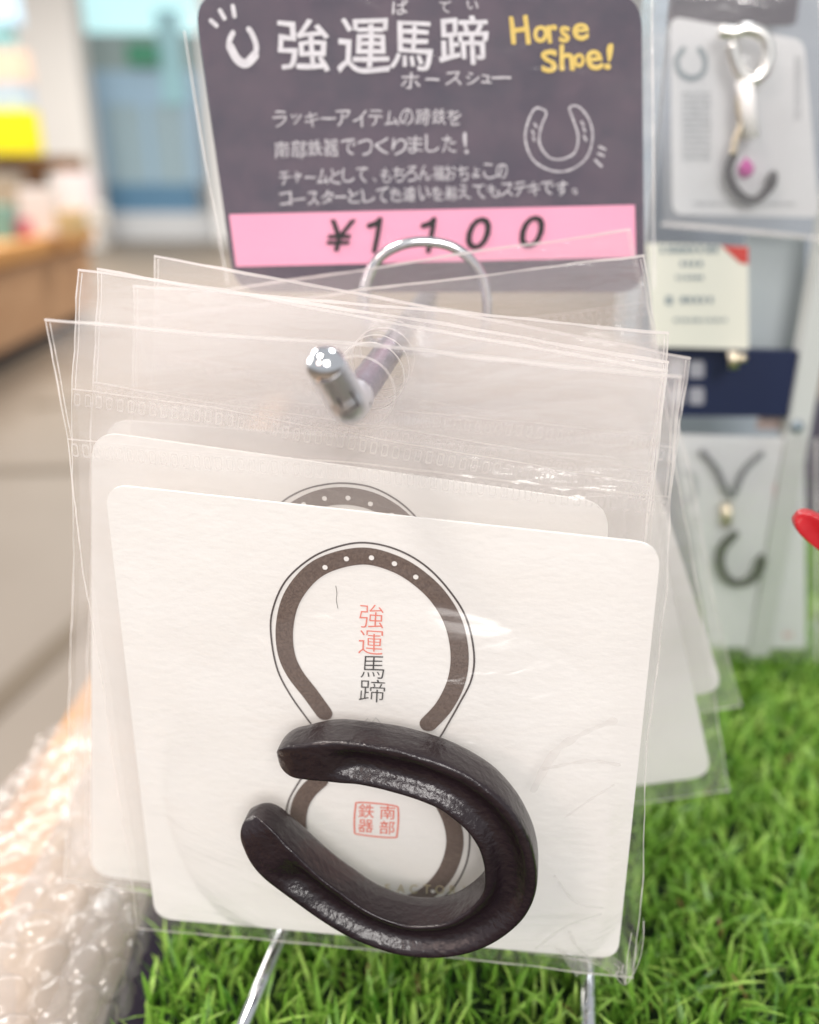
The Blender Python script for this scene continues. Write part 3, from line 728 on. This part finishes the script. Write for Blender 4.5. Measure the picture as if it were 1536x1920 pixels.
def textrows(pl,parent,rows,m,off,name='small_print'):
    bm=bmesh.new()
    for x0,x1,y,h in rows:
        x=x0
        while x<x1:
            wd=random.uniform(.5,.9)*h
            q=[pl.U(x,y-h/2,off),pl.U(x+wd,y-h/2,off),pl.U(x+wd,y+h/2,off),pl.U(x,y+h/2,off)]
            bm.faces.new([bm.verts.new(p) for p in q]); x+=h*1.1
    return tag(bmobj(name,bm,m,parent),kind='stuff')
# upper pack: key ring charm
pk=Plane(.268,-3)
cA=tag(slab('charm_card',pk,[(1258,30),(1508,75),(1538,408),(1262,402)],.003,.0006,M_pkcard),'grey white card of the key ring charm at the upper right','card','cards on the right rack')
ribbon('printed_horseshoe',pk,[(1281,92),(1269,112),(1275,136),(1296,147),(1318,137),(1322,112),(1312,92)],.0014,M_horseink,cA,.0002)
textrows(pk,cA,[(1280,1330,y,7) for y in range(175,300,11)],M_cool,.0002)
textrows(pk,cA,[(1490,1502,y,7) for y in range(110,230,11)],M_cool,.0002)
textrows(pk,cA,[(1300,1490,382,6)],M_cool,.0002)
pA=empty('charm_bag',tuple(pk.U(1390,430)),'clear bag around the key ring charm card at the upper right','plastic bag','bags on the right rack')
slab('bag_film',pk,[(1228,-20),(1525,-10),(1560,445),(1238,418)],.002,.00005,M_pkfilm,pA,.0045)
for q in ([(1236,418),(1400,432),(1555,448)],[(1528,0),(1552,420)]): ribbon('welded_edge',pk,q,.0012,M_seal,pA,.0048)
hA=horseshoe('charm_horseshoe',[(1378,292),(1368,322),(1378,352),(1400,373),(1425,372),(1447,350),(1452,328)],Plane(.264,-3),.0024,.0026,M_darkiron,'small black horseshoe charm with a magenta bead at the upper right','small horseshoes on the right rack',.0002,4)
bm=bmesh.new(); bmesh.ops.create_uvsphere(bm,u_segments=16,v_segments=12,radius=.0023,matrix=Matrix.Translation(Plane(.263).U(1398,318))); bmesh.ops.create_cone(bm,cap_ends=True,segments=12,radius1=.0018,radius2=.0003,depth=.003,matrix=Matrix.Translation(Plane(.263).U(1399,306)))
tag(bmobj('magenta_bead',bm,M_mag,None,True),'magenta drop shaped bead beside the small black horseshoe','bead')
kc=empty('key_clasp',tuple(Plane(.262).U(1400,280)),'pale gold key clasp and swivel hanging on the upper right card','key clasp')
PK=Plane(.2625,-3)
tube('clasp_ring',catmull([PK.U(x,y) for x,y in [(1350,58),(1375,62),(1400,55),(1432,68),(1442,98),(1434,132),(1412,150),(1390,138),(1378,110),(1372,82)]],5),.0017,M_silv,kc,12)
tube('swivel',[PK.U(1396,150),PK.U(1402,200),PK.U(1408,260)],.0023,M_strap,kc,12)
tube('link_chain',catmull([PK.U(x,y) for x,y in [(1390,160),(1386,200),(1390,230),(1380,262),(1374,290)]],4),.0009,M_goldm,kc,8)
# price tag and navy package
pt=Plane(.262,-4)
tg=tag(slab('price_tag',pt,[(1212,456),(1403,462),(1404,655),(1225,650)],.0005,.0005,M_cream),'cream price tag with a red corner above the navy package','price tag')
textrows(pt,tg,[(1238,1345,468,13),(1276,1318,494,10),(1268,1320,520,8),(1248,1258,563,15),(1276,1330,562,12),(1264,1358,600,7)],M_horseink,.0002)
mesh('red_corner',[pt.U(1352,460,.0002),pt.U(1403,463,.0002),pt.U(1403,495,.0002),pt.U(1388,493,.0002)],[(0,1,2,3)],M_redp,tg)
gp=tag(slab('grey_pack',Plane(.28,-2),[(1400,440),(1510,440),(1508,655),(1404,655)],.001,.001,mat('silver_grey_pack',(.42,.46,.48),.4)),'silver grey blank pack hanging right of the cream price tag','pack')
nv=tag(slab('navy_package',Plane(.27,-3),[(1225,650),(1506,660),(1508,782),(1228,780)],.001,.004,M_navy),'navy blue package with four white characters under the price tag','package')
nb=bmesh.new()
for x,y in ((1268,692),(1306,692),(1268,742),(1306,742)):
    q=[Plane(.27,-3).U(x+a,y+b,.0003) for a,b in ((-14,-16),(14,-16),(14,16),(-14,16))]; nb.faces.new([nb.verts.new(p) for p in rounded_px(q,.001,3)])
bmobj('white_characters',nb,mat('soft_white_print',(.33,.33,.38),.6),nv)
pgp=empty('rack_peg',tuple(Plane(.262).U(1376,690)),'short pale gold peg in front of the navy package','peg')
hookpeg(1376,668,Plane(.262),pgp); tube('peg_tip',[Plane(.2545).U(1376,660),Plane(.2545).U(1376,690)],.0015,M_goldm,pgp,10)
tag(pbox('paper_label',Plane(.268),1425,768,1500,806,.002,mat('tan_paper',(.33,.26,.24),.7)),'dull tan paper label below the navy package','label')
bm=bmesh.new(); bmesh.ops.create_uvsphere(bm,u_segments=14,v_segments=10,radius=.0022,matrix=Matrix.Translation(Plane(.262).U(1494,800)))
bmobj('round_knob',bm,mat('steel_knob',(.25,.3,.34),.3,metal=.8),st,True)
# lower pack: necklace
pk2=Plane(.268,-2)
cB=tag(slab('charm_card',pk2,[(1262,815),(1508,822),(1512,1216),(1330,1214)],.002,.0006,M_pkcard),'grey white card of the necklace pack at the right, above the grass','card','cards on the right rack')
pB=empty('charm_bag',tuple(pk2.U(1420,1225)),'clear bag around the necklace card at the right','plastic bag','bags on the right rack')
slab('bag_film',pk2,[(1240,806),(1520,812),(1526,1226),(1300,1224)],.002,.00005,M_pkfilm,pB,.0045)
ribbon('welded_edge',pk2,[(1522,815),(1524,1226)],.001,M_seal,pB,.0048)
PN=Plane(.2655,-2)
nk=empty('necklace_cord',tuple(PN.U(1370,930)),'grey cord in a V with a gold bead on the lower right card','necklace')
tube('cord',catmull([PN.U(x,y) for x,y in [(1315,845),(1345,880),(1372,932),(1395,885),(1432,848)]],5),.0009,M_cord,nk,8)
tube('gold_bead',[PN.U(1363,945),PN.U(1362,985)],.0018,M_goldm,nk,12)
horseshoe('charm_horseshoe',[(1380,1005),(1357,1030),(1353,1062),(1368,1090),(1395,1097),(1420,1082),(1432,1050)],Plane(.264,-2),.0026,.0026,M_darkiron,'small black horseshoe charm hanging from the necklace cord at lower right','small horseshoes on the right rack',.0002,4)
ribbon('printed_mark',pk2,[(1285,885),(1300,895),(1302,925),(1292,940)],.0022,M_cool,cB,.0002)
textrows(pk2,cB,[(1484,1496,y,7) for y in range(870,980,11)]+[(1295,1310,y,7) for y in range(970,1040,11)],M_cool,.0002)
tag(textrows(pk2,cB,[(1450,1458,y,6) for y in range(910,940,9)]+[(1470,1482,1190,9)],mat('pink_ink',(.65,.30,.30),.7),.0002,'red_print'),kind='stuff')
# red horseshoe in the next row, cut by the right edge of the picture
horseshoe('red_horseshoe',[(1527,992),(1570,1018),(1630,1050),(1690,1100),(1730,1170),(1720,1240),(1670,1290),(1600,1300)],Plane(.128,-9,3),.0052,.0042,M_redenamel,'glossy red horseshoe reaching in from the right edge of the photo',None,.0006,6)
tag(pbox('side_bag',Plane(.20),1524,1440,1600,1640,.0006,M_pkfilm),'grey translucent bag edge at the far right over the grass','plastic bag')
